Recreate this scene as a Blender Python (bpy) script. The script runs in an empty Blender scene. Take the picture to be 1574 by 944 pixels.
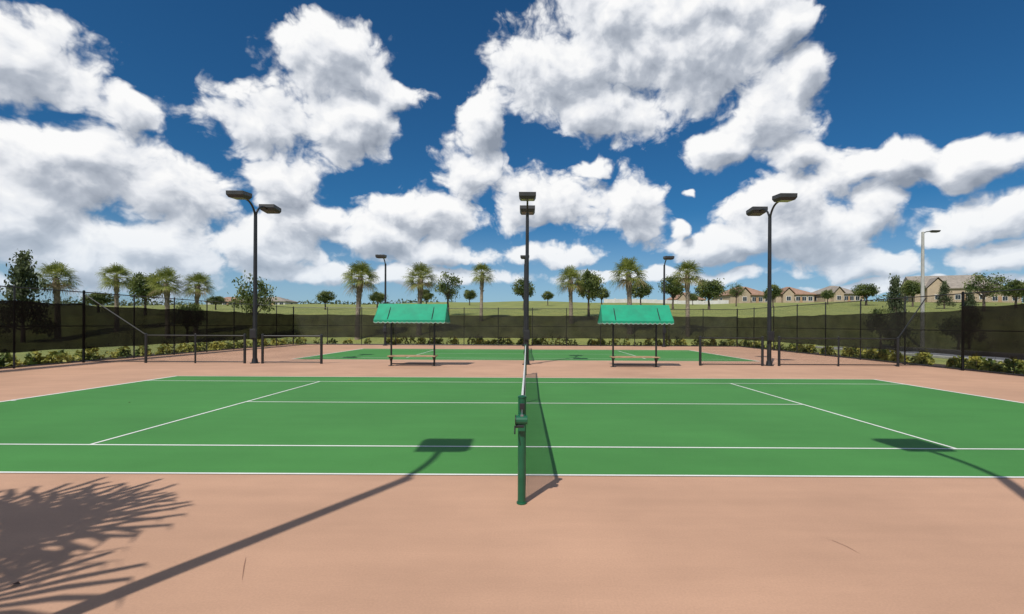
import bpy, math, random
import numpy as np
from mathutils import Vector, Matrix
R = math.radians
random.seed(7); np.random.seed(7)
scene = bpy.context.scene
COL = scene.collection

# ------------------------------------------------------------ materials
def new_mat(name):
    m = bpy.data.materials.new(name); m.use_nodes = True
    nt = m.node_tree
    for n in list(nt.nodes): nt.nodes.remove(n)
    out = nt.nodes.new('ShaderNodeOutputMaterial')
    return m, nt, out
def N(nt, t, **kw):
    n = nt.nodes.new(t)
    for k, v in kw.items(): setattr(n, k, v)
    return n
def noise_col(nt, c1, c2, scale, detail=4, coord='Object', lo=.35, hi=.65, rough=.55):
    tc = N(nt, 'ShaderNodeTexCoord'); no = N(nt, 'ShaderNodeTexNoise')
    no.inputs['Scale'].default_value = scale; no.inputs['Detail'].default_value = detail
    no.inputs['Roughness'].default_value = rough
    nt.links.new(tc.outputs[coord], no.inputs['Vector'])
    cr = N(nt, 'ShaderNodeValToRGB')
    cr.color_ramp.elements[0].position = lo; cr.color_ramp.elements[1].position = hi
    cr.color_ramp.elements[0].color = (*c1, 1); cr.color_ramp.elements[1].color = (*c2, 1)
    nt.links.new(no.outputs['Fac'], cr.inputs['Fac'])
    return cr, no, tc
def mat_basic(name, c1, c2=None, scale=5, rough=.6, metal=0, bump=0, bscale=None, detail=4):
    m, nt, out = new_mat(name)
    b = N(nt, 'ShaderNodeBsdfPrincipled'); b.inputs['Roughness'].default_value = rough
    b.inputs['Metallic'].default_value = metal
    if c2 is None: c2 = tuple(x*.85 for x in c1)
    cr, no, tc = noise_col(nt, c1, c2, scale, detail)
    nt.links.new(cr.outputs[0], b.inputs['Base Color'])
    if bump:
        n2 = N(nt, 'ShaderNodeTexNoise'); n2.inputs['Scale'].default_value = bscale or scale*4
        n2.inputs['Detail'].default_value = 3
        nt.links.new(tc.outputs['Object'], n2.inputs['Vector'])
        bp = N(nt, 'ShaderNodeBump'); bp.inputs['Strength'].default_value = bump
        bp.inputs['Distance'].default_value = .02
        nt.links.new(n2.outputs['Fac'], bp.inputs['Height']); nt.links.new(bp.outputs[0], b.inputs['Normal'])
    nt.links.new(b.outputs[0], out.inputs[0])
    return m
def mat_paint(name, c, var=.12, grain=.06, rough=.75):
    """court coating: broad stains, fine grain, squeegee streaks"""
    m, nt, out = new_mat(name)
    b = N(nt, 'ShaderNodeBsdfPrincipled'); b.inputs['Roughness'].default_value = rough
    b.inputs['Specular IOR Level'].default_value = .25
    tc = N(nt, 'ShaderNodeTexCoord')
    def noi(scale, det, stretch=None):
        n = N(nt, 'ShaderNodeTexNoise'); n.inputs['Scale'].default_value = scale; n.inputs['Detail'].default_value = det
        n.inputs['Roughness'].default_value = .6
        if stretch:
            mp = N(nt, 'ShaderNodeMapping'); mp.inputs['Scale'].default_value = stretch
            nt.links.new(tc.outputs['Object'], mp.inputs[0]); nt.links.new(mp.outputs[0], n.inputs['Vector'])
        else: nt.links.new(tc.outputs['Object'], n.inputs['Vector'])
        return n
    def mr(src, a, bb, lo=.3, hi=.7):
        k = N(nt, 'ShaderNodeMapRange'); k.inputs[1].default_value = lo; k.inputs[2].default_value = hi
        k.inputs[3].default_value = a; k.inputs[4].default_value = bb
        nt.links.new(src, k.inputs[0]); return k.outputs[0]
    a = mr(noi(.35, 5).outputs['Fac'], 1-var, 1+var*.6)
    c2 = mr(noi(60, 3).outputs['Fac'], 1-grain, 1+grain)
    d = mr(noi(1.5, 4, (.25, 1.6, 1)).outputs['Fac'], 1-var*.4, 1+var*.4)
    m1 = N(nt, 'ShaderNodeMath', operation='MULTIPLY'); m2 = N(nt, 'ShaderNodeMath', operation='MULTIPLY')
    nt.links.new(a, m1.inputs[0]); nt.links.new(c2, m1.inputs[1])
    nt.links.new(m1.outputs[0], m2.inputs[0]); nt.links.new(d, m2.inputs[1])
    vm = N(nt, 'ShaderNodeVectorMath', operation='SCALE'); vm.inputs[0].default_value = c
    nt.links.new(m2.outputs[0], vm.inputs['Scale']); nt.links.new(vm.outputs[0], b.inputs['Base Color'])
    bp = N(nt, 'ShaderNodeBump'); bp.inputs['Strength'].default_value = .25; bp.inputs['Distance'].default_value = .004
    nt.links.new(noi(120, 2).outputs['Fac'], bp.inputs['Height']); nt.links.new(bp.outputs[0], b.inputs['Normal'])
    nt.links.new(b.outputs[0], out.inputs[0]); return m
def mat_leaf(name, dark, light, scale=1.2, tr=.3):
    m, nt, out = new_mat(name)
    cr, no, tc = noise_col(nt, dark, light, scale, 3, lo=.38, hi=.62)
    d = N(nt, 'ShaderNodeBsdfPrincipled'); d.inputs['Roughness'].default_value = .5
    d.inputs['Specular IOR Level'].default_value = .35
    t = N(nt, 'ShaderNodeBsdfTranslucent'); mx = N(nt, 'ShaderNodeMixShader'); mx.inputs[0].default_value = tr
    nt.links.new(cr.outputs[0], d.inputs['Base Color']); nt.links.new(cr.outputs[0], t.inputs['Color'])
    nt.links.new(d.outputs[0], mx.inputs[1]); nt.links.new(t.outputs[0], mx.inputs[2])
    nt.links.new(mx.outputs[0], out.inputs[0]); return m
def mat_screen(name, c, trans):
    m, nt, out = new_mat(name)
    d = N(nt, 'ShaderNodeBsdfDiffuse'); tr = N(nt, 'ShaderNodeBsdfTransparent'); mx = N(nt, 'ShaderNodeMixShader')
    cr, no, tc = noise_col(nt, c, tuple(x*1.7 for x in c), .8, 4)
    nt.links.new(cr.outputs[0], d.inputs['Color'])
    n2 = N(nt, 'ShaderNodeTexNoise'); n2.inputs['Scale'].default_value = 1.3; n2.inputs['Detail'].default_value = 5
    nt.links.new(tc.outputs['Object'], n2.inputs['Vector'])
    mr = N(nt, 'ShaderNodeMapRange'); mr.inputs[1].default_value = .3; mr.inputs[2].default_value = .7
    mr.inputs[3].default_value = 1-trans*1.35; mr.inputs[4].default_value = 1-trans*.65
    nt.links.new(n2.outputs['Fac'], mr.inputs[0]); nt.links.new(mr.outputs[0], mx.inputs[0])
    nt.links.new(tr.outputs[0], mx.inputs[1]); nt.links.new(d.outputs[0], mx.inputs[2])
    nt.links.new(mx.outputs[0], out.inputs[0]); return m
def mat_chain(name, c, cell=.05, wire=.075):
    """diamond woven wire: u = horizontal run (x+y), v = z"""
    m, nt, out = new_mat(name)
    tc = N(nt, 'ShaderNodeTexCoord'); sp = N(nt, 'ShaderNodeSeparateXYZ'); nt.links.new(tc.outputs['Object'], sp.inputs[0])
    u = N(nt, 'ShaderNodeMath', operation='ADD'); nt.links.new(sp.outputs[0], u.inputs[0]); nt.links.new(sp.outputs[1], u.inputs[1])
    outs = []
    for op in ('ADD', 'SUBTRACT'):
        a = N(nt, 'ShaderNodeMath', operation=op); nt.links.new(u.outputs[0], a.inputs[0]); nt.links.new(sp.outputs[2], a.inputs[1])
        b = N(nt, 'ShaderNodeMath', operation='MULTIPLY'); b.inputs[1].default_value = 1/(cell*1.414); nt.links.new(a.outputs[0], b.inputs[0])
        f = N(nt, 'ShaderNodeMath', operation='FRACT'); nt.links.new(b.outputs[0], f.inputs[0])
        l = N(nt, 'ShaderNodeMath', operation='LESS_THAN'); l.inputs[1].default_value = wire; nt.links.new(f.outputs[0], l.inputs[0])
        outs.append(l)
    mxm = N(nt, 'ShaderNodeMath', operation='MAXIMUM'); nt.links.new(outs[0].outputs[0], mxm.inputs[0]); nt.links.new(outs[1].outputs[0], mxm.inputs[1])
    d = N(nt, 'ShaderNodeBsdfDiffuse'); d.inputs['Color'].default_value = (*c, 1)
    tr = N(nt, 'ShaderNodeBsdfTransparent'); mx = N(nt, 'ShaderNodeMixShader')
    nt.links.new(mxm.outputs[0], mx.inputs[0]); nt.links.new(tr.outputs[0], mx.inputs[1]); nt.links.new(d.outputs[0], mx.inputs[2])
    nt.links.new(mx.outputs[0], out.inputs[0]); return m

M_salmon = mat_paint('tan_court_coating', (.505, .300, .198), .14, .06)
M_green = mat_paint('green_court_coating', (.062, .222, .052), .12, .06)
M_line = mat_paint('white_line_paint', (.74, .74, .70), .10, .05)
M_grass = mat_basic('grass', (.24, .25, .06), (.15, .18, .042), .35, .9, bump=.6, bscale=6, detail=10)
M_black = mat_basic('black_powder_coat', (.012, .012, .013), (.02, .02, .021), 3, .4)
M_fixture = mat_basic('lamp_housing_bronze', (.028, .027, .026), (.04, .038, .036), 3, .45)
M_lens = mat_basic('lamp_lens_glass', (.10, .10, .10), (.13, .13, .13), 8, .15)
M_postgreen = mat_basic('green_post_enamel', (.005, .075, .036), (.007, .10, .045), 6, .3)
M_steel = mat_basic('galvanised_steel', (.32, .33, .34), (.22, .22, .23), 8, .4, .8)
M_net = mat_basic('black_net_cord', (.010, .010, .010), (.015, .015, .015), 20, .8)
M_band = mat_basic('white_vinyl_headband', (.72, .72, .70), (.6, .6, .58), 8, .6)
M_canvas = mat_basic('green_canvas', (.004, .30, .16), (.006, .24, .13), 2.2, .65, bump=.4, bscale=5)
M_canvas_d = mat_basic('green_canvas_valance', (.004, .25, .135), (.006, .2, .11), 2.2, .7)
M_trim = mat_basic('white_trim', (.6, .7, .62), (.5, .6, .55), 8, .7)
M_wood = mat_basic('bench_wood', (.42, .27, .16), (.32, .2, .11), 6, .7)
M_chain = mat_chain('black_chain_link', (.015, .015, .015))
M_screen = mat_screen('windscreen_mesh', (.012, .0105, .009), .06)
M_screen2 = mat_screen('windscreen_mesh_faded', (.018, .018, .015), .11)
M_trunk = mat_basic('palm_trunk', (.32, .26, .19), (.16, .125, .095), 5, .9, bump=1, bscale=14)
M_bark = mat_basic('bark', (.12, .09, .07), (.06, .045, .035), 6, .9, bump=1, bscale=20)
M_palm = mat_leaf('palm_leaf', (.13, .165, .03), (.32, .34, .085), 1.2, .35)
M_palmdry = mat_leaf('palm_leaf_dry', (.26, .19, .10), (.36, .27, .15), 1.2)
M_leafd = mat_leaf('oak_leaf', (.055, .085, .022), (.23, .26, .08), .9)
M_leafy = mat_leaf('hedge_leaf', (.09, .14, .03), (.46, .42, .09), 1.6)
M_leafp = mat_leaf('dark_evergreen_leaf', (.05, .07, .03), (.15, .175, .08), .9)
M_asph = mat_basic('asphalt', (.12, .12, .125), (.09, .09, .092), 2, .9, bump=.4, bscale=60)
M_conc = mat_basic('concrete', (.42, .41, .38), (.33, .32, .30), 2, .85, bump=.2)
M_soil = mat_basic('mulch', (.07, .045, .03), (.03, .02, .014), 8, .95, bump=1)
M_stucco = mat_basic('beige_stucco', (.42, .33, .23), (.36, .28, .2), 1.5, .9)
M_wwall = mat_basic('white_wall_paint', (.62, .6, .56), (.5, .48, .45), .5, .85)
M_roof = mat_basic('brown_roof_shingle', (.34, .20, .14), (.24, .15, .10), 1.2, .9, bump=.8, bscale=6)
M_roofg = mat_basic('grey_roof_shingle', (.30, .26, .22), (.22, .19, .16), 1.2, .9, bump=.8, bscale=6)
M_glass = mat_basic('window_glass', (.03, .04, .05), (.02, .025, .03), 1, .08)
M_wtrim = mat_basic('window_trim', (.7, .68, .64), (.6, .58, .55), 3, .7)
M_dry = mat_basic('dry_leaf', (.09, .04, .02), (.05, .02, .012), 30, .8)
M_crack = mat_basic('scuff_mark', (.24, .12, .08), (.3, .16, .1), 6, .9)

# ------------------------------------------------------------ mesh builder
class MB:
    def __init__(s): s.v = []; s.f = []; s.m = []
    def add(s, vs, fs, mi=0):
        o = len(s.v); s.v.extend([tuple(p) for p in vs])
        for f in fs: s.f.append(tuple(i+o for i in f)); s.m.append(mi)
    def box(s, c, d, mi=0, rot=None, taper=None):
        hx, hy, hz = d[0]/2, d[1]/2, d[2]/2; vs = []
        for z in (-1, 1):
            t = (taper if (taper and z < 0) else 1)
            for x, y in ((-1, -1), (1, -1), (1, 1), (-1, 1)):
                p = Vector((x*hx*t, y*hy*t, z*hz))
                if rot is not None: p = rot @ p
                vs.append(p + Vector(c))
        s.add(vs, [(3, 2, 1, 0), (4, 5, 6, 7), (0, 1, 5, 4), (1, 2, 6, 5), (2, 3, 7, 6), (3, 0, 4, 7)], mi)
    def tube(s, pts, rad, n=8, mi=0, cap=True):
        pts = [Vector(p) for p in pts]
        if not hasattr(rad, '__len__'): rad = [rad]*len(pts)
        vs = []; fs = []; prev = None
        for i, p in enumerate(pts):
            t = (pts[min(i+1, len(pts)-1)] - pts[max(i-1, 0)]).normalized()
            if prev is None:
                a = Vector((1, 0, 0)) if abs(t.x) < .8 else Vector((0, 1, 0)); u = t.cross(a).normalized()
            else:
                u = (prev - t*prev.dot(t)).normalized()
            prev = u; w = t.cross(u)
            for k in range(n):
                an = 2*math.pi*k/n
                vs.append(p + (u*math.cos(an) + w*math.sin(an))*rad[i])
        for i in range(len(pts)-1):
            for k in range(n):
                k2 = (k+1) % n
                fs.append((i*n+k, i*n+k2, (i+1)*n+k2, (i+1)*n+k))
        if cap:
            fs.append(tuple(range(n-1, -1, -1))); fs.append(tuple((len(pts)-1)*n+k for k in range(n)))
        s.add(vs, fs, mi)
    def make(s, name, mats, parent=None, loc=(0, 0, 0), smooth=False, rz=0, bevel=0):
        me = bpy.data.meshes.new(name); me.from_pydata(s.v, [], s.f)
        if not isinstance(mats, (list, tuple)): mats = [mats]
        for m in mats: me.materials.append(m)
        me.polygons.foreach_set('material_index', s.m)
        if smooth: me.polygons.foreach_set('use_smooth', [True]*len(s.f))
        me.update()
        ob = bpy.data.objects.new(name, me); COL.objects.link(ob); ob.location = loc; ob.rotation_euler = (0, 0, rz)
        if parent: ob.parent = parent
        if bevel:
            b = ob.modifiers.new('bevel', 'BEVEL'); b.width = bevel; b.segments = 2; b.limit_method = 'ANGLE'
        return ob
def empty(name, loc=(0, 0, 0), rz=0):
    e = bpy.data.objects.new(name, None); COL.objects.link(e); e.location = loc; e.rotation_euler = (0, 0, rz); e.empty_display_size = .3
    return e

# ------------------------------------------------------------ terrain
PY = [-4000, 46, 50, 60, 80, 120, 150, 175, 260, 5000]
PZ = [0, 0, .7, 2.9, 4.3, 6.8, 8.6, 9.0, 8.6, 8.6]
def terr(x, y):
    h = np.interp(y, PY, PZ)
    k = 1 - .17*np.clip((-x-25)/60, 0, 1) + .10*np.clip((x-60)/80, 0, 1)
    bump = .25*np.sin(x*.07+1.3)*np.clip((y-60)/60, 0, 1) + .15*np.sin(x*.19+y*.05)*np.clip((y-55)/60, 0, 1)
    return float(h*k + bump) - .04
xs = sorted(set([-4000, -2000, -1000, -600, -400] + list(np.arange(-300, 301, 6.0)) + [400, 600, 1000, 2000, 4000]))
ys = sorted(set([-4000, -2000, -1000, -400, -150, -60, -20, 0, 20, 40, 44, 46] + list(np.arange(48, 200, 4.0)) + [220, 260, 350, 600, 1200, 2500, 4500]))
b = MB()
for y in ys:
    for x in xs: b.v.append((float(x), float(y), terr(x, y)))
nx = len(xs)
for j in range(len(ys)-1):
    for i in range(nx-1):
        b.f.append((j*nx+i, j*nx+i+1, (j+1)*nx+i+1, (j+1)*nx+i)); b.m.append(0)
b.make('ground', M_grass, smooth=True)

XL, XR, YB, YM = -19.9, 18.0, 42.5, 22.4
def sheet(name, x0, x1, y0, y1, z, mat):
    b = MB(); b.add([(x0, y0, z), (x1, y0, z), (x1, y1, z), (x0, y1, z)], [(0, 1, 2, 3)]); return b.make(name, mat)
b = MB(); b.box(((XL+XR)/2, (YB-8)/2, -.05), (XR-XL+.5, YB+8.5, .10)); b.make('court_pavement', M_salmon)
def court(y0):
    y1 = y0+10.97; L = 11.885; e = empty('tennis_court', (0, y0, 0)); s = 1.372
    b = MB(); z = .004
    b.add([(-L, 0, z), (L, 0, z), (L, 10.97, z), (-L, 10.97, z)], [(0, 1, 2, 3)]); b.make('green_surface', M_green, e)
    b = MB(); z = .008; w = .05
    def r(x0, x1, a, c): b.add([(x0, a, z), (x1, a, z), (x1, c, z), (x0, c, z)], [(0, 1, 2, 3)])
    r(-L, L, 0, w); r(-L, L, 10.97-w, 10.97)
    r(-L, -L+.09, w, 10.97-w); r(L-.09, L, w, 10.97-w)
    r(-L+.09, L-.09, s, s+w); r(-L+.09, L-.09, 10.97-s-w, 10.97-s)
    r(-6.4-w/2, -6.4+w/2, s+w, 10.97-s-w); r(6.4-w/2, 6.4+w/2, s+w, 10.97-s-w)
    r(-6.4+w/2, 6.4-w/2, 5.485-w/2, 5.485+w/2)
    r(-L+.09, -L+.2, 5.46, 5.51); r(L-.2, L-.09, 5.46, 5.51)
    b.make('court_lines', M_line, e)
court(5.95); court(25.2)

# ------------------------------------------------------------ tennis nets
def net(y0, name='tennis_net'):
    e = empty(name, (0, y0, 0)); L = 12.8
    def top(t): return 1.055 - .14*(1-abs(2*t/L-1))
    for i, yy in enumerate((0, L)):
        b = MB()
        b.tube([(0, yy, 0), (0, yy, 1.07)], .041, 16)
        b.tube([(0, yy, 1.07), (0, yy, 1.085), (0, yy, 1.095)], [.046, .046, .02], 16)
        b.tube([(0, yy, .0), (0, yy, .02)], .052, 16)
        b.make('net_post_%d' % (i+1), M_postgreen, e, smooth=False, bevel=.003)
        sg = -1 if i == 0 else 1
        b = MB()
        b.box((-.005, yy+sg*.065, .83), (.07, .05, .16), 0)
        b.tube([(-.06, yy+sg*.075, .86), (.055, yy+sg*.075, .86)], .045, 14, 0)
        b.tube([(-.068, yy+sg*.075, .86), (-.06, yy+sg*.075, .86)], .052, 14, 1)
        b.tube([(-.062, yy+sg*.075, .80), (.02, yy+sg*.075, .80)], .022, 12, 1)
        b.tube([(-.07, yy+sg*.075, .80), (-.07, yy+sg*.13, .755), (-.07, yy+sg*.135, .73)], .008, 8, 1)
        b.box((0, yy+sg*.05, .99), (.05, .035, .06), 1)
        b.box((.0, yy+sg*.094, .90), (.03, .012, .03), 2)
        b.tube([(0, yy+sg*.055, 1.0), (0, yy+sg*.08, .9)], .004, 6, 2)
        b.make('net_winch_%d' % (i+1), [M_postgreen, M_black, M_steel], e, bevel=.003)
    b = MB(); n = 290; w = .0022
    for k in range(1, n):
        t = L*k/n; b.box((.012*math.sin(t*1.7), t, (top(t)+.03)/2), (w*2, w*2, top(t)-.03))
    for j in range(24):
        pts = []
        for k in range(0, 41):
            t = .05+(L-.1)*k/40; pts.append((0.003+.012*math.sin(t*1.7), t, .03+(top(t)-.03)*j/24))
        b.tube(pts, w, 4, cap=False)
    b.make('net_mesh', M_net, e)
    b = MB(); ks = 24
    for sx in (-1, 1):
        vs = []; fs = []
        for k in range(ks+1):
            t = .045+(L-.09)*k/ks; vs += [(sx*.012, t, top(t)-.06), (sx*.012, t, top(t)), (0, t, top(t)+.007)]
        for k in range(ks):
            for q in (0, 1): fs.append((k*3+q, (k+1)*3+q, (k+1)*3+q+1, k*3+q+1))
        b.add(vs, fs)
    b.make('headband', M_band, e)
    b = MB(); b.box((0, L/2, .455), (.03, .05, .90)); b.make('centre_strap', M_band, e)
    b = MB(); b.tube([(0, .0, 1.062), (0, .05, 1.058)], .005, 6); b.make('net_cable', M_steel, e)
net(5.036); net(24.286)

# ------------------------------------------------------------ lamps
def court_lamp(x, y, sides, h=7.0):
    e = empty('court_light_pole', (x, y, 0))
    b = MB(); b.tube([(0, 0, .02), (0, 0, h-.6), (0, 0, h-.15)], [.095, .075, .072], 16)
    b.tube([(0, 0, 0), (0, 0, .035)], .2, 16); b.tube([(0, 0, .03), (0, 0, .22)], [.14, .11], 16)
    b.make('pole', M_black, e, smooth=False)
    for i, s in enumerate(sides):
        b = MB(); pts = []
        for k in range(11):
            a = k/10; ang = a*math.pi/2
            pts.append((0, s*(1-math.cos(ang))*.75, h-.55+math.sin(ang)*.78))
        pts.append((0, s*.95, h+.235))
        b.tube(pts, .045, 10); b.make('arm_%d' % (i+1), M_black, e, smooth=True)
        rot = Matrix.Rotation(R(-4*s), 3, 'X')
        b = MB(); c = (0, s*1.28, h+.27)
        b.box((c[0], c[1], c[2]+.05), (.72, .72, .16), 0, rot)
        b.box((c[0], c[1], c[2]-.085), (.72, .72, .11), 0, rot, taper=.82)
        b.box((c[0], c[1], c[2]-.145), (.52, .52, .012), 1, rot)
        for q in (-.25, 0, .25): b.box((q, c[1], c[2]+.14), (.02, .5, .03), 0, rot)
        b.make('lamp_head_%d' % (i+1), [M_fixture, M_lens], e, bevel=.012)
    b = MB(); b.box((.0, -.13, 1.35), (.28, .12, .42)); b.box((0, -.192, 1.35), (.22, .01, .34))
    b.make('switch_box', M_black, e, bevel=.008)
court_lamp(-12.25, YM+.1, (-1, 1)); court_lamp(.04, YM+.1, (-1, 1)); court_lamp(11.0, YM+.1, (-1, 1))
court_lamp(-11.8, 41.6, (-1,)); court_lamp(-.15, 41.6, (-1,)); court_lamp(11.5, 41.6, (-1,))
court_lamp(-4.05, .75, (1,)); court_lamp(3.05, .9, (1,))

def street_light(x, y, h, s=1):
    z0 = terr(x, y); e = empty('street_lamp', (x, y, z0))
    b = MB(); b.tube([(0, 0, 0), (0, 0, h)], [.17, .11], 14); b.make('pole', M_conc, e)
    b = MB(); b.tube([(0, 0, h-.15), (s*.3, 0, h+.02), (s*.75, 0, h+.06)], .045, 8); b.make('arm', M_steel, e)
    b = MB(); b.box((s*1.1, 0, h+.06), (.8, .38, .16), taper=.8); b.box((s*1.1, 0, h-.03), (.5, .28, .02)); b.make('lamp_head', M_fixture, e, bevel=.03)
street_light(35.8, 45, 10.4)

# ------------------------------------------------------------ fences
def fence(name, p0, p1, H=3.2, sp=3.0, screen=None, s0=.62, s1=2.66, mat_s=None, mid=True, rp=.034, rr=.022, inward=(0, 0)):
    x0, y0 = p0; x1, y1 = p1; L = math.hypot(x1-x0, y1-y0); n = max(1, round(L/sp))
    e = empty(name, (x0, y0, 0)); dx, dy = (x1-x0)/L, (y1-y0)/L
    b = MB()
    for i in range(n+1):
        t = L*i/n; rad = rp*1.5 if i in (0, n) else rp
        b.tube([(dx*t, dy*t, 0), (dx*t, dy*t, H+.03), (dx*t, dy*t, H+.06)], [rad, rad, rad*.4], 10)
    b.make('posts', M_black, e)
    b = MB(); zs = [H-.03, .07] + ([H/2+.05] if mid else [])
    for z in zs: b.tube([(0, 0, z), (dx*L, dy*L, z)], rr, 8)
    b.make('rails', M_black, e)
    b = MB(); b.add([(0, 0, .05), (dx*L, dy*L, .05), (dx*L, dy*L, H-.03), (0, 0, H-.03)], [(0, 1, 2, 3)]); b.make('chain_link', M_chain, e)
    if screen:
        b = MB(); m = int(L/.5); vs = []; fs = []
        ix, iy = inward
        for k in range(m+1):
            t = L*k/m; ph = (t/(L/n)) % 1
            sag = .05*math.sin(math.pi*ph) + .012*math.sin(t*3.1)
            bow = .02*math.sin(t*2.3)*math.sin(math.pi*ph)
            for z, q in ((s0+sag*.7, 0), ((s0+s1)/2, 1), (s1-sag, 0)):
                off = .055+bow*q*1.5
                vs.append((dx*t+ix*off, dy*t+iy*off, z))
        for k in range(m):
            for q in (0, 1): fs.append((k*3+q, (k+1)*3+q, (k+1)*3+q+1, k*3+q+1))
        b.add(vs, fs); b.make('windscreen', mat_s, e)
        b = MB()
        for z in (s0, s1):
            for k in range(0, m, 2):
                t = L*k/m; b.box((dx*t+ix*.06, dy*t+iy*.06, z), (.02, .02, .03))
        b.make('screen_ties', M_black, e)
    return e
fence('chain_link_fence', (XL, -8), (XL, YM), screen=True, mat_s=M_screen, inward=(1, 0))
fence('chain_link_fence', (XL, YM), (XL, YB), screen=True, mat_s=M_screen, inward=(1, 0), s1=2.6)
fence('chain_link_fence', (XL, YB), (XR, YB), screen=True, mat_s=M_screen2, inward=(0, -1), s1=2.6)
fence('chain_link_fence', (XR, -8), (XR, 20.5), screen=True, mat_s=M_screen, inward=(-1, 0))
fence('chain_link_fence', (XR, 20.5), (XR, YB), screen=True, mat_s=M_screen2, inward=(-1, 0), s1=2.5)
def low_fence(x0, x1):
    return fence('low_chain_link_fence', (x0, YM), (x1, YM), H=1.28, sp=2.9, mid=False, rp=.038, rr=.022)
low_fence(-17.1, -12.65); low_fence(-11.85, -9.2); low_fence(7.85, 10.65); low_fence(11.4, 16.75)
for (xa, xb) in ((XL, -17.1), (XR, 16.75)):
    e = empty('sloped_fence_panel', (xa, YM, 0)); d = xb-xa
    b = MB(); b.tube([(0, 0, 3.1), (d, 0, 1.27)], .025, 8); b.tube([(0, 0, .07), (d, 0, .07)], .02, 8); b.make('rails', M_black, e)
    b = MB(); b.add([(0, 0, .05), (d, 0, .05), (d, 0, 1.26), (0, 0, 3.1)], [(0, 1, 2, 3)]); b.make('chain_link', M_chain, e)

# ------------------------------------------------------------ shade benches
def shade_bench(x, y):
    e = empty('canopy_bench', (x, y, 0))
    W = 3.0; D = 1.35; zr = 2.68; ze = 1.98; pz = .93
    b = MB()
    for sx in (-1, 1):
        px = sx*pz
        b.tube([(px, 0, 0), (px, 0, 2.5)], .04, 10)
        b.tube([(px, -D/2+.03, ze+.02), (px, 0, zr-.04), (px, D/2-.03, ze+.02)], .02, 8)
        b.box((px, 0, .01), (.2, .2, .02)); b.box((px, 0, .39), (.05, .62, .05))
        b.tube([(px, -.28, .37), (px, 0, .12)], .016, 8); b.tube([(px, .28, .37), (px, 0, .12)], .016, 8)
    b.box((0, 0, .09), (2*pz, .05, .05))
    b.box((0, 0, 2.48), (2.9, .04, .04))
    b.make('frame', M_black, e)
    b = MB()
    for yy in (-.27, -.13, .13, .27): b.box((0, yy, .435), (2.05, .12, .04))
    b.make('seat_slats', M_wood, e, bevel=.005)
    b = MB(); n = 12; m = 5
    for s in (-1, 1):
        vs = []; fs = []
        for i in range(n+1):
            u = i/n; xx = -W/2+W*u
            for j in range(m+1):
                v = j/m
                sag = .035*math.sin(math.pi*v)*(.6+.4*math.sin(u*math.pi*3)**2)
                vs.append((xx*(1-.02*(1-v)), s*D/2*v, zr+(ze-zr)*v-sag))
        for i in range(n):
            for j in range(m):
                a = i*(m+1)+j; fs.append((a, a+1, a+m+2, a+m+1))
        b.add(vs, fs)
    for s in (-1, 1):
        b.add([(s*(W/2-.03), -D/2, ze), (s*(W/2-.03), D/2, ze), (s*(W/2-.035), 0, zr-.01)], [(0, 1, 2)])
    b.make('canopy_canvas', M_canvas, e, smooth=False)
    b = MB(); tb = MB(); ns = 15
    def val(ax, ay, bx, by, ns, ox, oy):
        for k in range(ns):
            vs = []; q = 8
            for j in range(q+1):
                t = (k+j/q)/ns; dz = .07+.05*math.sin(math.pi*j/q)
                px, py = ax+(bx-ax)*t, ay+(by-ay)*t
                vs += [(px, py, ze), (px, py, ze-dz), (px+ox, py+oy, ze-dz-.0), (px+ox, py+oy, ze-dz-.016)]
            for j in range(q):
                a = j*4
                b.add([vs[a], vs[a+4], vs[a+5], vs[a+1]], [(0, 1, 2, 3)])
                tb.add([vs[a+2], vs[a+6], vs[a+7], vs[a+3]], [(0, 1, 2, 3)])
    val(-W/2, -D/2, W/2, -D/2, ns, 0, -.004); val(-W/2, D/2, W/2, D/2, ns, 0, .004)
    val(-W/2, -D/2, -W/2, D/2, 7, -.004, 0); val(W/2, -D/2, W/2, D/2, 7, .004, 0)
    b.make('valance', M_canvas_d, e); tb.make('valance_trim', M_trim, e)
shade_bench(-4.88, 21.5); shade_bench(4.70, 21.5)

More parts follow.
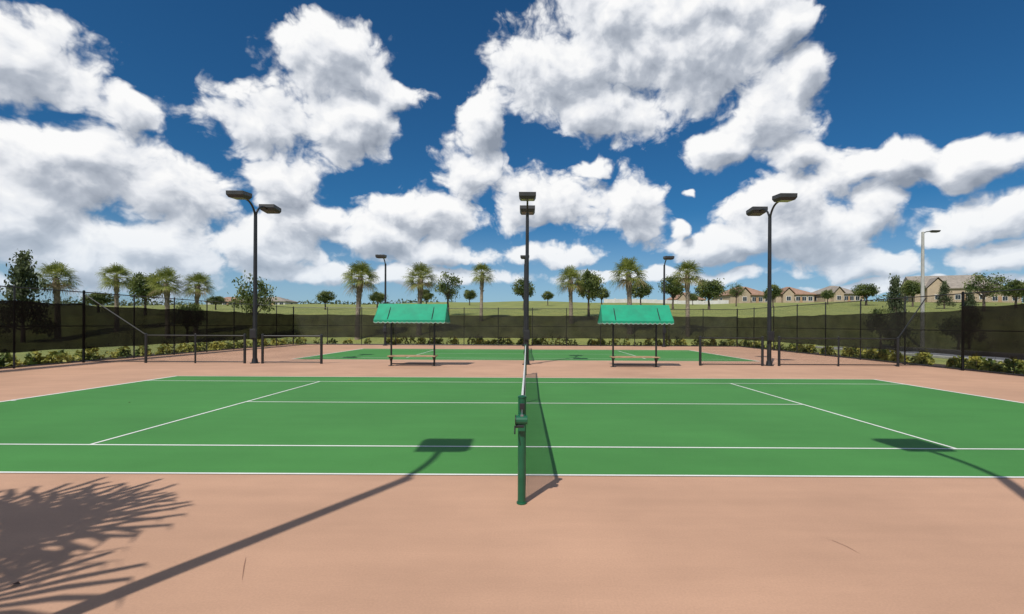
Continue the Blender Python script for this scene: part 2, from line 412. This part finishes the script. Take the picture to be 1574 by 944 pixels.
# ------------------------------------------------------------ vegetation
rng = np.random.default_rng(11)
def palm(x, y, ztop, Rc, seed, name='palm_tree', dry=.08, nf=44, z0=None, lw=.026):
    g = random.Random(seed); z0 = terr(x, y) if z0 is None else z0
    H = ztop - z0 - Rc*.85; b = MB()
    lean = (g.uniform(-.25, .25), g.uniform(-.2, .2)); pts = []; rad = []
    K = 14
    for k in range(K+1):
        t = k/K; pts.append((lean[0]*t*t, lean[1]*t*t, H*t-.05)); rad.append((.20+.05*(1-t)**3+.06*(t > .72))*(1+.06*g.uniform(-1, 1))*(.7 if k == K else 1)*Rc/1.8)
    b.tube(pts, rad, 10, 0)
    for k in range(40):
        t = g.uniform(.6, 1); a = g.uniform(0, 6.283); rr = .2*Rc/1.8; p = Vector((lean[0]*t*t+math.cos(a)*rr, lean[1]*t*t+math.sin(a)*rr, H*t))
        b.tube([p, p+Vector((math.cos(a)*.13, math.sin(a)*.13, .2))], [.035, .015], 4, 0)
    O = Vector((lean[0], lean[1], H))
    for i in range(nf):
        u = (i+.5)/nf; el = R(82 - 130*u**.85 + g.uniform(-8, 8)); az = i*2.39996+g.uniform(-.25, .25)
        d = Vector((math.cos(az)*math.cos(el), math.sin(az)*math.cos(el), math.sin(el)))
        L1 = Rc*g.uniform(.40, .58); mi = 2 if (u > .88 and g.random() < dry*6) else 1
        mid = O + d*L1*.5 + Vector((0, 0, .04)); E = O + d*L1 + Vector((0, 0, -.05*Rc))
        b.tube([O, mid, E], [.022, .016, .010], 4, mi, cap=False)
        s = d.cross(Vector((0, 0, 1)))
        if s.length < .05: s = Vector((1, 0, 0))
        s.normalize(); tw = Matrix.Rotation(g.uniform(-.5, .5), 3, d); s = tw @ s; nrm = s.cross(d)
        nl = 19
        for k in range(nl):
            ph = R(-105+210*k/(nl-1)+g.uniform(-3, 3)); ld = (d*math.cos(ph)+s*math.sin(ph)+nrm*(.18+.1*g.random())).normalized()
            LL = Rc*.6*(.6+.4*math.cos(ph*.7))*g.uniform(.85, 1.12)
            wd = ld.cross(nrm); wd = wd.normalized()*lw*Rc/1.8
            p1 = E+ld*LL*.5+Vector((0, 0, -.03*LL)); p2 = E+ld*LL*.82+Vector((0, 0, -.18*LL)); p3 = E+ld*LL*.98+Vector((0, 0, -.42*LL))
            b.add([E-wd*.3, E+wd*.3, p1+wd, p1-wd, p2+wd*.7, p2-wd*.7, p3], [(0, 1, 2, 3), (3, 2, 4, 5), (5, 4, 6)], mi)
    return b.make(name, [M_trunk, M_palm, M_palmdry], loc=(x, y, z0))
PALMS = [(-45.2, 48, 7.75, 1.95), (-42.0, 51, 7.9, 1.65), (-34.6, 48, 7.2, 1.8), (-32.9, 49.5, 6.9, 1.6),
         (-16.3, 48, 8.0, 1.95), (-10.8, 50, 8.1, 1.95), (-5.2, 57, 8.95, 1.55), (5.0, 56, 8.5, 1.9),
         (10.6, 51, 8.9, 2.1), (16.2, 50, 8.5, 1.7)]
for i, (x, y, zt, rc) in enumerate(PALMS): palm(x, y, zt, rc, 100+i)
# palm standing beside the viewer, out of frame, whose shadow falls on the court apron
palm(-6.3, .45, 5.6, 2.35, 55, nf=24, z0=0, lw=.030)
b = MB(); b.tube([(0, 0, 0), (0, 0, .06), (0, 0, .09)], [.75, .7, .4], 20); b.make('palm_planting_bed', M_soil, loc=(-6.3, .45, .002))

def leaf_quads(b, centres, size, mi, rg):
    n = len(centres); a = rg.normal(size=(n, 3)); a /= np.linalg.norm(a, axis=1)[:, None]
    c = rg.normal(size=(n, 3)); c -= a*(a*c).sum(1)[:, None]; c /= np.linalg.norm(c, axis=1)[:, None]
    s = size*rg.uniform(.6, 1.3, size=(n, 1)); A = a*s; C = c*s*.55
    P = np.stack([centres-A, centres+C, centres+A, centres-C], 1).reshape(-1, 3)
    o = len(b.v); b.v.extend(map(tuple, P.tolist()))
    for i in range(n): k = o+4*i; b.f.append((k, k+1, k+2, k+3)); b.m.append(mi)
def tree_mesh(seed, shape='round', ncl=34, per=95, leaf=.10):
    rg = np.random.default_rng(seed); g = random.Random(seed); b = MB()
    th = .65
    b.tube([(0, 0, -.1), (.02, .01, th*.5), (.0, .03, th), (.03, 0, th+.6), (0, 0, 1.7)], [.10, .075, .06, .045, .015], 8, 0)
    cs = []
    for i in range(ncl):
        v = rg.normal(size=3); v /= np.linalg.norm(v); r = rg.uniform(.35, 1)**.6
        if shape == 'cone':
            z = rg.uniform(0, 1)**1.3; rr = (1-z)*.95*rg.uniform(.4, 1); a = rg.uniform(0, 6.283)
            c = np.array([math.cos(a)*rr, math.sin(a)*rr, .35+z*2.0])
        else:
            c = np.array([v[0]*.85*r, v[1]*.85*r, 1.42+v[2]*.75*r])
            if v[2] < -.3: c[2] += .2
        cs.append(c)
        if i % 2 == 0:
            z0 = min(th+.1*g.random()+.4*g.random(), c[2]-.05); mid = Vector((c[0]*.45, c[1]*.45, (z0+c[2])/2+.06))
            b.tube([(0, 0, z0), mid, tuple(c)], [.032, .02, .006], 5, 0, cap=False)
    for c in cs:
        sz = rg.uniform(.09, .19); n = int(per*rg.uniform(.6, 1.3))
        p = rg.normal(size=(n, 3))*sz*np.array([1, 1, .7]) + c
        leaf_quads(b, p, leaf, 1, rg)
    return b
TM = {}
def tree_data(kind):
    if kind in TM: return TM[kind]
    if kind.startswith('cone'): b = tree_mesh(int(kind[-1])+40, 'cone', 60, 80, .06); mats = [M_bark, M_leafp]
    elif kind.startswith('airy'): b = tree_mesh(int(kind[-1])+20, 'round', 40, 55, .055); mats = [M_bark, M_leafd]
    else: b = tree_mesh(int(kind[-1])+30, 'round', 58, 90, .062); mats = [M_bark, M_leafd]
    o = b.make('tmp', mats); me = o.data; bpy.data.objects.remove(o); TM[kind] = me; return me
def tree(x, y, ztop, w, kind, name='oak_tree'):
    z0 = terr(x, y); me = tree_data(kind); ob = bpy.data.objects.new(name, me); COL.objects.link(ob)
    ob.location = (x, y, z0); hz = (ztop-z0)/2.3; ob.scale = (w/2.0, w/2.0, hz); ob.rotation_euler = (0, 0, random.uniform(0, 6))
    return ob
TREES = [(-45.5, 45, 7.6, 4.2, 'cone1', 'evergreen_tree'), (-46, 60, 8.0, 3.8, 'full1', 'oak_tree'), (-26.0, 47.5, 6.9, 4.2, 'airy1', 'oak_tree'),
 (-9.5, 60, 8.4, 3.9, 'airy2', 'oak_tree'), (-.4, 75, 8.8, 3.6, 'full2', 'oak_tree'), (7.5, 60, 8.6, 3.6, 'full1', 'oak_tree'),
 (18.3, 80, 9.2, 3.6, 'full3', 'oak_tree'), (23.5, 80, 9.8, 4.3, 'full2', 'oak_tree'), (31.1, 85, 9.9, 5.2, 'full1', 'oak_tree'),
 (46.3, 110, 11.6, 3.7, 'airy1', 'oak_tree'), (54.4, 110, 11.2, 3.6, 'full3', 'oak_tree'), (-32.4, 80, 7.1, 3.2, 'full2', 'shrub'),
 (-25.5, 85, 7.4, 3.3, 'full1', 'shrub'), (-18.2, 90, 8.3, 3.0, 'full3', 'shrub'), (-11.5, 100, 8.9, 2.8, 'full1', 'shrub'),
 (14.3, 95, 8.9, 3.2, 'full2', 'shrub'), (-50, 80, 6.3, 2.8, 'full3', 'shrub'), (72.5, 120, 10.7, 3, 'full1', 'shrub'),
 (75, 110, 11.2, 5.6, 'full2', 'oak_tree'), (31.5, 42.5, 5.9, 2.3, 'cone2', 'evergreen_tree'), (77.5, 100, 11.4, 4, 'full3', 'oak_tree'),
 (75.5, 90, 9.7, 2.9, 'cone1', 'evergreen_tree'), (73.4, 80, 10.8, 5.9, 'airy2', 'oak_tree'), (88.5, 90, 10.5, 5, 'full1', 'oak_tree'),
 (-62, 72, 6.2, 4.2, 'full2', 'oak_tree'), (4.2, 100, 8.7, 2.4, 'full3', 'shrub'), (40, 120, 9.6, 2.6, 'full2', 'shrub'), (62, 128, 10.6, 2.8, 'airy2', 'shrub'),
 (28.5, 40, 3.4, 2.2, 'full1', 'shrub'), (33, 38, 2.6, 2.6, 'full2', 'shrub'), (-31, 45.5, 3.8, 2.8, 'full3', 'shrub'),
 (36.5, 41, 4.4, 2.2, 'cone1', 'evergreen_tree')]
for (x, y, zt, w, k, nm) in TREES: tree(x, y, zt, w, k, nm)

def hedge(name, p0, p1, w, h, dens=110, leaf=.12, mat=M_leafy, seed=1, follow=False):
    rg = np.random.default_rng(seed); L = math.hypot(p1[0]-p0[0], p1[1]-p0[1]); nc = int(L*2.2); b = MB()
    dx, dy = (p1[0]-p0[0])/L, (p1[1]-p0[1])/L
    for i in range(nc):
        t = rg.uniform(0, L); o = rg.uniform(-w/2, w/2); hh = h*rg.uniform(.55, 1.1); rr = rg.uniform(.25, .45)*max(1, w/1.2)
        n = int(dens/2.2*rg.uniform(.7, 1.3)); cx, cy = p0[0]+dx*t-dy*o, p0[1]+dy*t+dx*o
        z0 = terr(cx, cy)
        v = rg.normal(size=(n, 3)); v /= np.linalg.norm(v, axis=1)[:, None]; v[:, 2] = np.abs(v[:, 2])
        p = v*np.array([rr, rr, hh])*rg.uniform(.7, 1.05, size=(n, 1)) + np.array([cx, cy, z0])
        leaf_quads(b, p, leaf, 1, rg)
        b.tube([(cx, cy, z0), (cx+.05, cy, z0+hh*.7)], [.02, .008], 4, 0)
    b.make(name, [M_bark, mat])
hedge('hedge', (XL-1.2, YB+1.4), (XR+1.2, YB+1.4), 1.3, .85, 150, seed=1)
hedge('hedge', (XL-1.2, 8), (XL-1.2, YB), 1.2, .7, 150, seed=2)
hedge('hedge', (XR+1.2, 8), (XR+1.2, YB), 1.2, .7, 150, seed=3)
hedge('distant_trees', (-260, 190), (-30, 200), 14, 3.6, 26, .55, M_leafp, seed=4)
hedge('distant_trees', (60, 215), (330, 200), 16, 5.5, 26, .6, M_leafp, seed=5)
for (x0, x1, y0, y1) in ((XL-2.2, XL-.27, -8, YB+2.3), (XR+.27, XR+2.2, -8, YB+2.3), (XL-.27, XR+.27, YB+.27, YB+2.3)):
    sheet('planting_bed', x0, x1, y0, y1, -.02, M_soil)

# ------------------------------------------------------------ road to the right
e = empty('road', (0, 0, 0))
b = MB(); b.add([(24.5, -80, -.03), (31.5, -80, -.03), (31.5, 44, -.03), (24.5, 44, -.03)], [(0, 1, 2, 3)]); b.make('asphalt_surface', M_asph, e)
b = MB()
for x in (24.35, 31.65): b.box((x, -18, .03), (.3, 124, .15))
b.make('kerbs', M_conc, e, bevel=.02)

# ------------------------------------------------------------ houses
def house(x, y, w, d, hw, hr, rz=0, roof=M_roof, wall=M_stucco, gable=False, name='suburban_house', two=False):
    z0 = terr(x, y)-.2; e = empty(name, (x, y, z0), rz)
    b = MB(); b.box((0, 0, hw/2), (w, d, hw)); b.make('walls', wall, e)
    o = .5; b = MB(); W, D = w/2+o, d/2+o; rl = max(w/2-d/2, .5)
    if gable: rl = W
    b.add([(-W, -D, hw), (W, -D, hw), (W, D, hw), (-W, D, hw), (-rl, 0, hw+hr), (rl, 0, hw+hr),
           (-W, -D, hw-.2), (W, -D, hw-.2), (W, D, hw-.2), (-W, D, hw-.2)],
          [(0, 1, 5, 4), (1, 2, 5), (2, 3, 4, 5), (3, 0, 4), (6, 7, 1, 0), (7, 8, 2, 1), (8, 9, 3, 2), (9, 6, 0, 3), (9, 8, 7, 6)])
    b.make('roof', roof, e)
    b = MB(); gw = w*.28; gx = -w*.22; gh = hr*.75
    b.box((gx, -d/2-.8, hw/2), (gw, 1.6, hw), 0)
    b.add([(gx-gw/2-.4, -d/2-2, hw), (gx+gw/2+.4, -d/2-2, hw), (gx, -d/2-2, hw+gh), (gx-gw/2-.4, 0, hw), (gx+gw/2+.4, 0, hw), (gx, 0, hw+gh)],
          [(0, 3, 5, 2), (1, 2, 5, 4)], 1)
    b.add([(gx-gw/2, -d/2-1.6, hw), (gx+gw/2, -d/2-1.6, hw), (gx, -d/2-1.6, hw+gh*.85)], [(0, 1, 2)], 0)
    b.make('front_gable', [wall, roof], e)
    wb = MB(); tb = MB()
    rows = [1.5] + ([4.3] if two else [])
    for rz_ in rows:
        for wx, yy in ((gx, -d/2-1.6), (w*.08, -d/2), (w*.24, -d/2), (w*.4, -d/2)):
            tb.box((wx, yy-.02, rz_), (1.5, .06, 1.5)); wb.box((wx, yy-.06, rz_), (1.25, .04, 1.25))
            tb.box((wx, yy-.09, rz_), (.05, .02, 1.25))
        for sx in (-1, 1):
            tb.box((sx*(w/2+.02), 0, rz_), (.06, 1.4, 1.4)); wb.box((sx*(w/2+.06), 0, rz_), (.04, 1.2, 1.2))
    wb.make('windows', M_glass, e); tb.make('window_trim', M_wtrim, e)
    b = MB(); b.box((w*.16, -d/2-.03, 1.05), (1.0, .08, 2.1)); b.make('door', M_wood, e)
house(127, 152, 18, 12, 4.2, 4.2, R(-20), M_roofg, M_stucco, True, two=False)
house(145, 160, 16, 12, 4.0, 3.4, R(-15), M_roofg, M_stucco)
house(71, 165, 14, 11, 3.0, 3.0, R(8), M_roof); house(88, 168, 12, 11, 3.0, 2.8, R(-5), M_roof)
house(102, 166, 12, 10, 3.0, 2.9, R(4), M_roofg); house(60, 190, 12, 10, 2.9, 2.8, 0, M_roof); house(112, 180, 13, 10, 3.0, 2.9, 0, M_roof)
house(-94, 185, 13, 10, 2.6, 1.8, 0, M_roofg, M_wwall); house(-112, 188, 12, 10, 2.6, 1.9, 0, M_roof, M_wwall)
b = MB()
for k in range(12):
    x = 24+k*3.2; b.box((x+1.6, 154, terr(x, 154)+.55), (3.16, .2, 1.3)); b.box((x, 154, terr(x, 154)+.65), (.35, .35, 1.5))
b.make('boundary_wall', M_wwall)

# ------------------------------------------------------------ small ground details
b = MB(); b.add([(-.03, -.012, 0), (0, -.02, .012), (.035, 0, .004), (.0, .018, .014), (-.028, .012, .004)], [(0, 1, 2, 3, 4)]); b.make('fallen_leaf', M_dry, loc=(-3.46, 3.42, .006))
b = MB(); b.add([(-.02, -.012, 0), (0.02, -.014, .012), (.03, 0.01, .004), (-.01, .018, .01)], [(0, 1, 2, 3)]); b.make('fallen_leaf', M_dry, loc=(-8.9, 11.2, .014))
def scuff(pts, w):
    b = MB(); vs = []; n = len(pts)
    for i, (x, y) in enumerate(pts):
        t = i/(n-1); ww = w*math.sin(math.pi*min(max(t, .04), .96)); vs += [(x-ww, y+ww*.6, .003), (x+ww, y-ww*.6, .003)]
    b.add(vs, [(2*i, 2*i+1, 2*i+3, 2*i+2) for i in range(n-1)]); b.make('scuff_mark', M_crack)
scuff([(2.55, 4.28), (2.63, 4.2), (2.68, 4.08), (2.70, 3.95)], .004)
scuff([(-2.12, 3.85), (-2.05, 3.7), (-1.95, 3.5)], .005)

# ------------------------------------------------------------ sun, sky
SUN_EL, AZX, AZY = 50.0, -.47, -.883
sd = Vector((AZX*math.cos(R(SUN_EL)), AZY*math.cos(R(SUN_EL)), math.sin(R(SUN_EL)))).normalized()
li = bpy.data.lights.new('sun', 'SUN'); li.energy = 4.3; li.angle = R(.53); li.color = (1, .955, .88)
so = bpy.data.objects.new('sun', li); COL.objects.link(so); so.rotation_euler = sd.to_track_quat('Z', 'Y').to_euler(); so.location = (-20, -30, 40)

# clouds: centre azimuth, elevation, radii (radians); azimuth 0 = along the net, positive to the right
def A(px, py, rx, ry):
    az = math.atan((px-810)/765); el = math.atan((499-py)/765*math.cos(az))
    return (az, el, rx/765*math.cos(az)**2, ry/765*math.cos(az))
CL = [A(50,105,150,68), A(200,160,55,32), A(110,265,180,70), A(20,330,160,90), A(270,310,115,58), A(200,390,230,60), A(400,375,140,45),
 A(515,100,92,54), A(420,195,92,55), A(530,190,80,46), A(610,150,50,24), A(430,290,60,45), A(490,350,85,42),
 A(748,185,38,52), A(715,275,52,46), A(650,330,105,42), A(580,365,90,36),
 A(870,110,108,74), A(960,60,130,80), A(1080,70,130,76), A(930,170,110,46), A(1080,15,135,36), A(1195,40,50,28),
 A(1175,180,82,62), A(1235,110,40,34), A(1120,225,58,30), A(1215,235,48,28),
 A(850,310,94,46), A(975,312,48,54), A(908,258,34,16), A(1062,300,13,9),
 A(1190,310,88,50), A(1290,265,55,38), A(1230,360,115,50), A(1335,330,55,38), A(1385,245,76,32), A(1510,245,104,38),
 A(1500,335,112,42), A(1540,390,90,30), A(1345,408,90,26), A(1130,375,95,28), A(860,392,80,22), A(690,392,85,20),
 A(1000,425,200,12), A(600,425,200,16), A(1400,440,260,12), A(1040,350,18,11)]
w = bpy.data.worlds.new('World'); scene.world = w; w.use_nodes = True; nt = w.node_tree
try: w.cycles.sampling_method = 'NONE'
except Exception: pass
for n in list(nt.nodes): nt.nodes.remove(n)
g = bpy.data.node_groups.new('cloud_density', 'ShaderNodeTree')
g.interface.new_socket('Dir', in_out='INPUT', socket_type='NodeSocketVector')
g.interface.new_socket('Detail', in_out='INPUT', socket_type='NodeSocketFloat')
g.interface.new_socket('Density', in_out='OUTPUT', socket_type='NodeSocketFloat')
g.interface.new_socket('Base', in_out='OUTPUT', socket_type='NodeSocketFloat')
L = g.links.new
def gm(op, a, b=None, c=None, clamp=False, tree=None):
    t = tree or g; n = t.nodes.new('ShaderNodeMath'); n.operation = op; n.use_clamp = clamp
    for i, v in enumerate((a, b, c)):
        if v is None: continue
        if isinstance(v, (int, float)): n.inputs[i].default_value = v
        else: t.links.new(v, n.inputs[i])
    return n.outputs[0]
def gv(op, a, b=None, c=None, sc=None, tree=None):
    t = tree or g; n = t.nodes.new('ShaderNodeVectorMath'); n.operation = op
    for i, v in enumerate((a, b, c)):
        if v is None: continue
        if isinstance(v, (tuple, list)): n.inputs[i].default_value = v
        else: t.links.new(v, n.inputs[i])
    if sc is not None:
        if isinstance(sc, (int, float)): n.inputs['Scale'].default_value = sc
        else: t.links.new(sc, n.inputs['Scale'])
    return n.outputs['Value'] if op in ('LENGTH', 'DOT_PRODUCT') else n.outputs[0]
gi = g.nodes.new('NodeGroupInput'); go = g.nodes.new('NodeGroupOutput')
sp = g.nodes.new('ShaderNodeSeparateXYZ'); L(gi.outputs[0], sp.inputs[0])
az = gm('ARCTAN2', sp.outputs[0], sp.outputs[1]); el = gm('ARCSINE', sp.outputs[2])
cp = g.nodes.new('ShaderNodeCombineXYZ'); L(az, cp.inputs[0]); L(el, cp.inputs[1]); C2 = cp.outputs[0]
Q = gv('MULTIPLY', C2, (1.0, 1.25, 1.0))
n1 = g.nodes.new('ShaderNodeTexNoise'); n1.noise_dimensions = '2D'; n1.inputs['Scale'].default_value = 7.5; n1.inputs['Roughness'].default_value = .57
L(gi.outputs[1], n1.inputs['Detail']); L(Q, n1.inputs['Vector'])
n2 = g.nodes.new('ShaderNodeTexNoise'); n2.noise_dimensions = '2D'; n2.inputs['Scale'].default_value = 11; n2.inputs['Detail'].default_value = 3; L(Q, n2.inputs['Vector'])
wv = gv('SUBTRACT', n2.outputs['Color'], (.5, .5, .5))
vq = gv('MULTIPLY_ADD', wv, (.075, .075, 0), Q)
vo = g.nodes.new('ShaderNodeTexVoronoi'); vo.voronoi_dimensions = '2D'; vo.feature = 'F1'; vo.inputs['Scale'].default_value = 13.0
vo.inputs['Detail'].default_value = 3.0; vo.inputs['Roughness'].default_value = .55; vo.inputs['Lacunarity'].default_value = 2.2; vo.normalize = True; L(vq, vo.inputs['Vector'])
P = gv('MULTIPLY_ADD', wv, (.06, .05, 0), C2)
cur = None
for (a, e_, ra, re) in CL:
    m = gv('MULTIPLY_ADD', P, (1/ra, 1/re, 0), (-a/ra, -e_/re, 0)); l = gv('LENGTH', m)
    cur = l if cur is None else gm('SMOOTH_MIN', cur, l, .18)
blob = gm('SUBTRACT', 1.0, cur)
aaz = gm('ABSOLUTE', az)
mr1 = g.nodes.new('ShaderNodeMapRange'); mr1.inputs[1].default_value = .85; mr1.inputs[2].default_value = 1.2; mr1.inputs[3].default_value = -.75; mr1.inputs[4].default_value = -.1; L(aaz, mr1.inputs[0])
mr2 = g.nodes.new('ShaderNodeMapRange'); mr2.inputs[1].default_value = .62; mr2.inputs[2].default_value = .9; mr2.inputs[3].default_value = -.75; mr2.inputs[4].default_value = -.15; L(el, mr2.inputs[0])
fl = gm('MAXIMUM', mr1.outputs[0], mr2.outputs[0]); base = gm('MAXIMUM', blob, fl)
base = gm('MINIMUM', base, .7)
d1 = gm('ADD', base, gm('MULTIPLY_ADD', n1.outputs['Fac'], 1.5, -.80))
d2 = gm('ADD', d1, gm('MULTIPLY_ADD', vo.outputs['Distance'], -1.3, .48))
L(d2, go.inputs[0]); L(d1, go.inputs[1])

tc = nt.nodes.new('ShaderNodeTexCoord'); D = tc.outputs['Generated']
def cd(v, det):
    n = nt.nodes.new('ShaderNodeGroup'); n.node_tree = g; nt.links.new(v, n.inputs[0]); n.inputs[1].default_value = det; return n.outputs
T = nt
G0 = cd(D, 7)
dv = gv('NORMALIZE', gv('ADD', D, (-.012, 0, .026), tree=T), tree=T); G1 = cd(dv, 3)
mask = nt.nodes.new('ShaderNodeMapRange'); mask.interpolation_type = 'SMOOTHSTEP'
mask.inputs[1].default_value = -.16; mask.inputs[2].default_value = .26; nt.links.new(G0[0], mask.inputs[0])
df = gm('SUBTRACT', G0[0], G1[0], tree=T)
thick = nt.nodes.new('ShaderNodeMapRange'); thick.inputs[1].default_value = .1; thick.inputs[2].default_value = 1.0; thick.inputs[3].default_value = .78; thick.inputs[4].default_value = .44; nt.links.new(G1[1], thick.inputs[0])
lit = gm('MULTIPLY_ADD', df, .55, thick.outputs[0], clamp=True, tree=T)
cr = nt.nodes.new('ShaderNodeValToRGB'); E = cr.color_ramp.elements
E[0].position = .12; E[0].color = (.27, .31, .38, 1); E[1].position = 1.0; E[1].color = (.97, .97, .97, 1)
x = E.new(.48); x.color = (.47, .51, .58, 1); x = E.new(.76); x.color = (.80, .82, .86, 1)
nt.links.new(lit, cr.inputs[0])
sky = nt.nodes.new('ShaderNodeTexSky'); sky.sky_type = 'NISHITA'; sky.sun_disc = False
sky.sun_elevation = R(SUN_EL); sky.sun_rotation = math.atan2(AZX, AZY) % (2*math.pi); sky.air_density = 1.0; sky.dust_density = .4; sky.ozone_density = 3.0
grade = gv('MULTIPLY', sky.outputs[0], (.22, .65, .95), tree=T)
K = .075
clc = gv('SCALE', cr.outputs[0], sc=1/K, tree=T)
mx = nt.nodes.new('ShaderNodeMix'); mx.data_type = 'RGBA'; mx.clamp_factor = True
nt.links.new(mask.outputs[0], mx.inputs['Factor']); nt.links.new(grade, mx.inputs['A']); nt.links.new(clc, mx.inputs['B'])
sz = nt.nodes.new('ShaderNodeSeparateXYZ'); nt.links.new(D, sz.inputs[0])
hz = nt.nodes.new('ShaderNodeMapRange'); hz.inputs[1].default_value = .0; hz.inputs[2].default_value = .22; hz.inputs[3].default_value = .5; hz.inputs[4].default_value = 0; hz.interpolation_type = 'SMOOTHSTEP'
nt.links.new(sz.outputs[2], hz.inputs[0])
mh = nt.nodes.new('ShaderNodeMix'); mh.data_type = 'RGBA'; nt.links.new(hz.outputs[0], mh.inputs['Factor']); nt.links.new(mx.outputs['Result'], mh.inputs['A'])
mh.inputs['B'].default_value = (.55/K, .68/K, .82/K, 1)
bg = nt.nodes.new('ShaderNodeBackground'); bg.inputs['Strength'].default_value = K; nt.links.new(mh.outputs['Result'], bg.inputs[0])
wo = nt.nodes.new('ShaderNodeOutputWorld'); nt.links.new(bg.outputs[0], wo.inputs[0])

# ------------------------------------------------------------ camera
cam = bpy.data.cameras.new('camera'); co = bpy.data.objects.new('camera', cam); COL.objects.link(co); scene.camera = co
co.location = (.045, 0, 1.81); co.rotation_euler = (R(90), R(-.28), 0)
cam.sensor_width = 36; cam.lens = 765/1574*36; cam.shift_x = -23/1574; cam.shift_y = 27/1574; cam.clip_end = 12000; cam.clip_start = .05
scene.view_settings.view_transform = 'Standard'; scene.view_settings.look = 'None'; scene.view_settings.exposure = 0
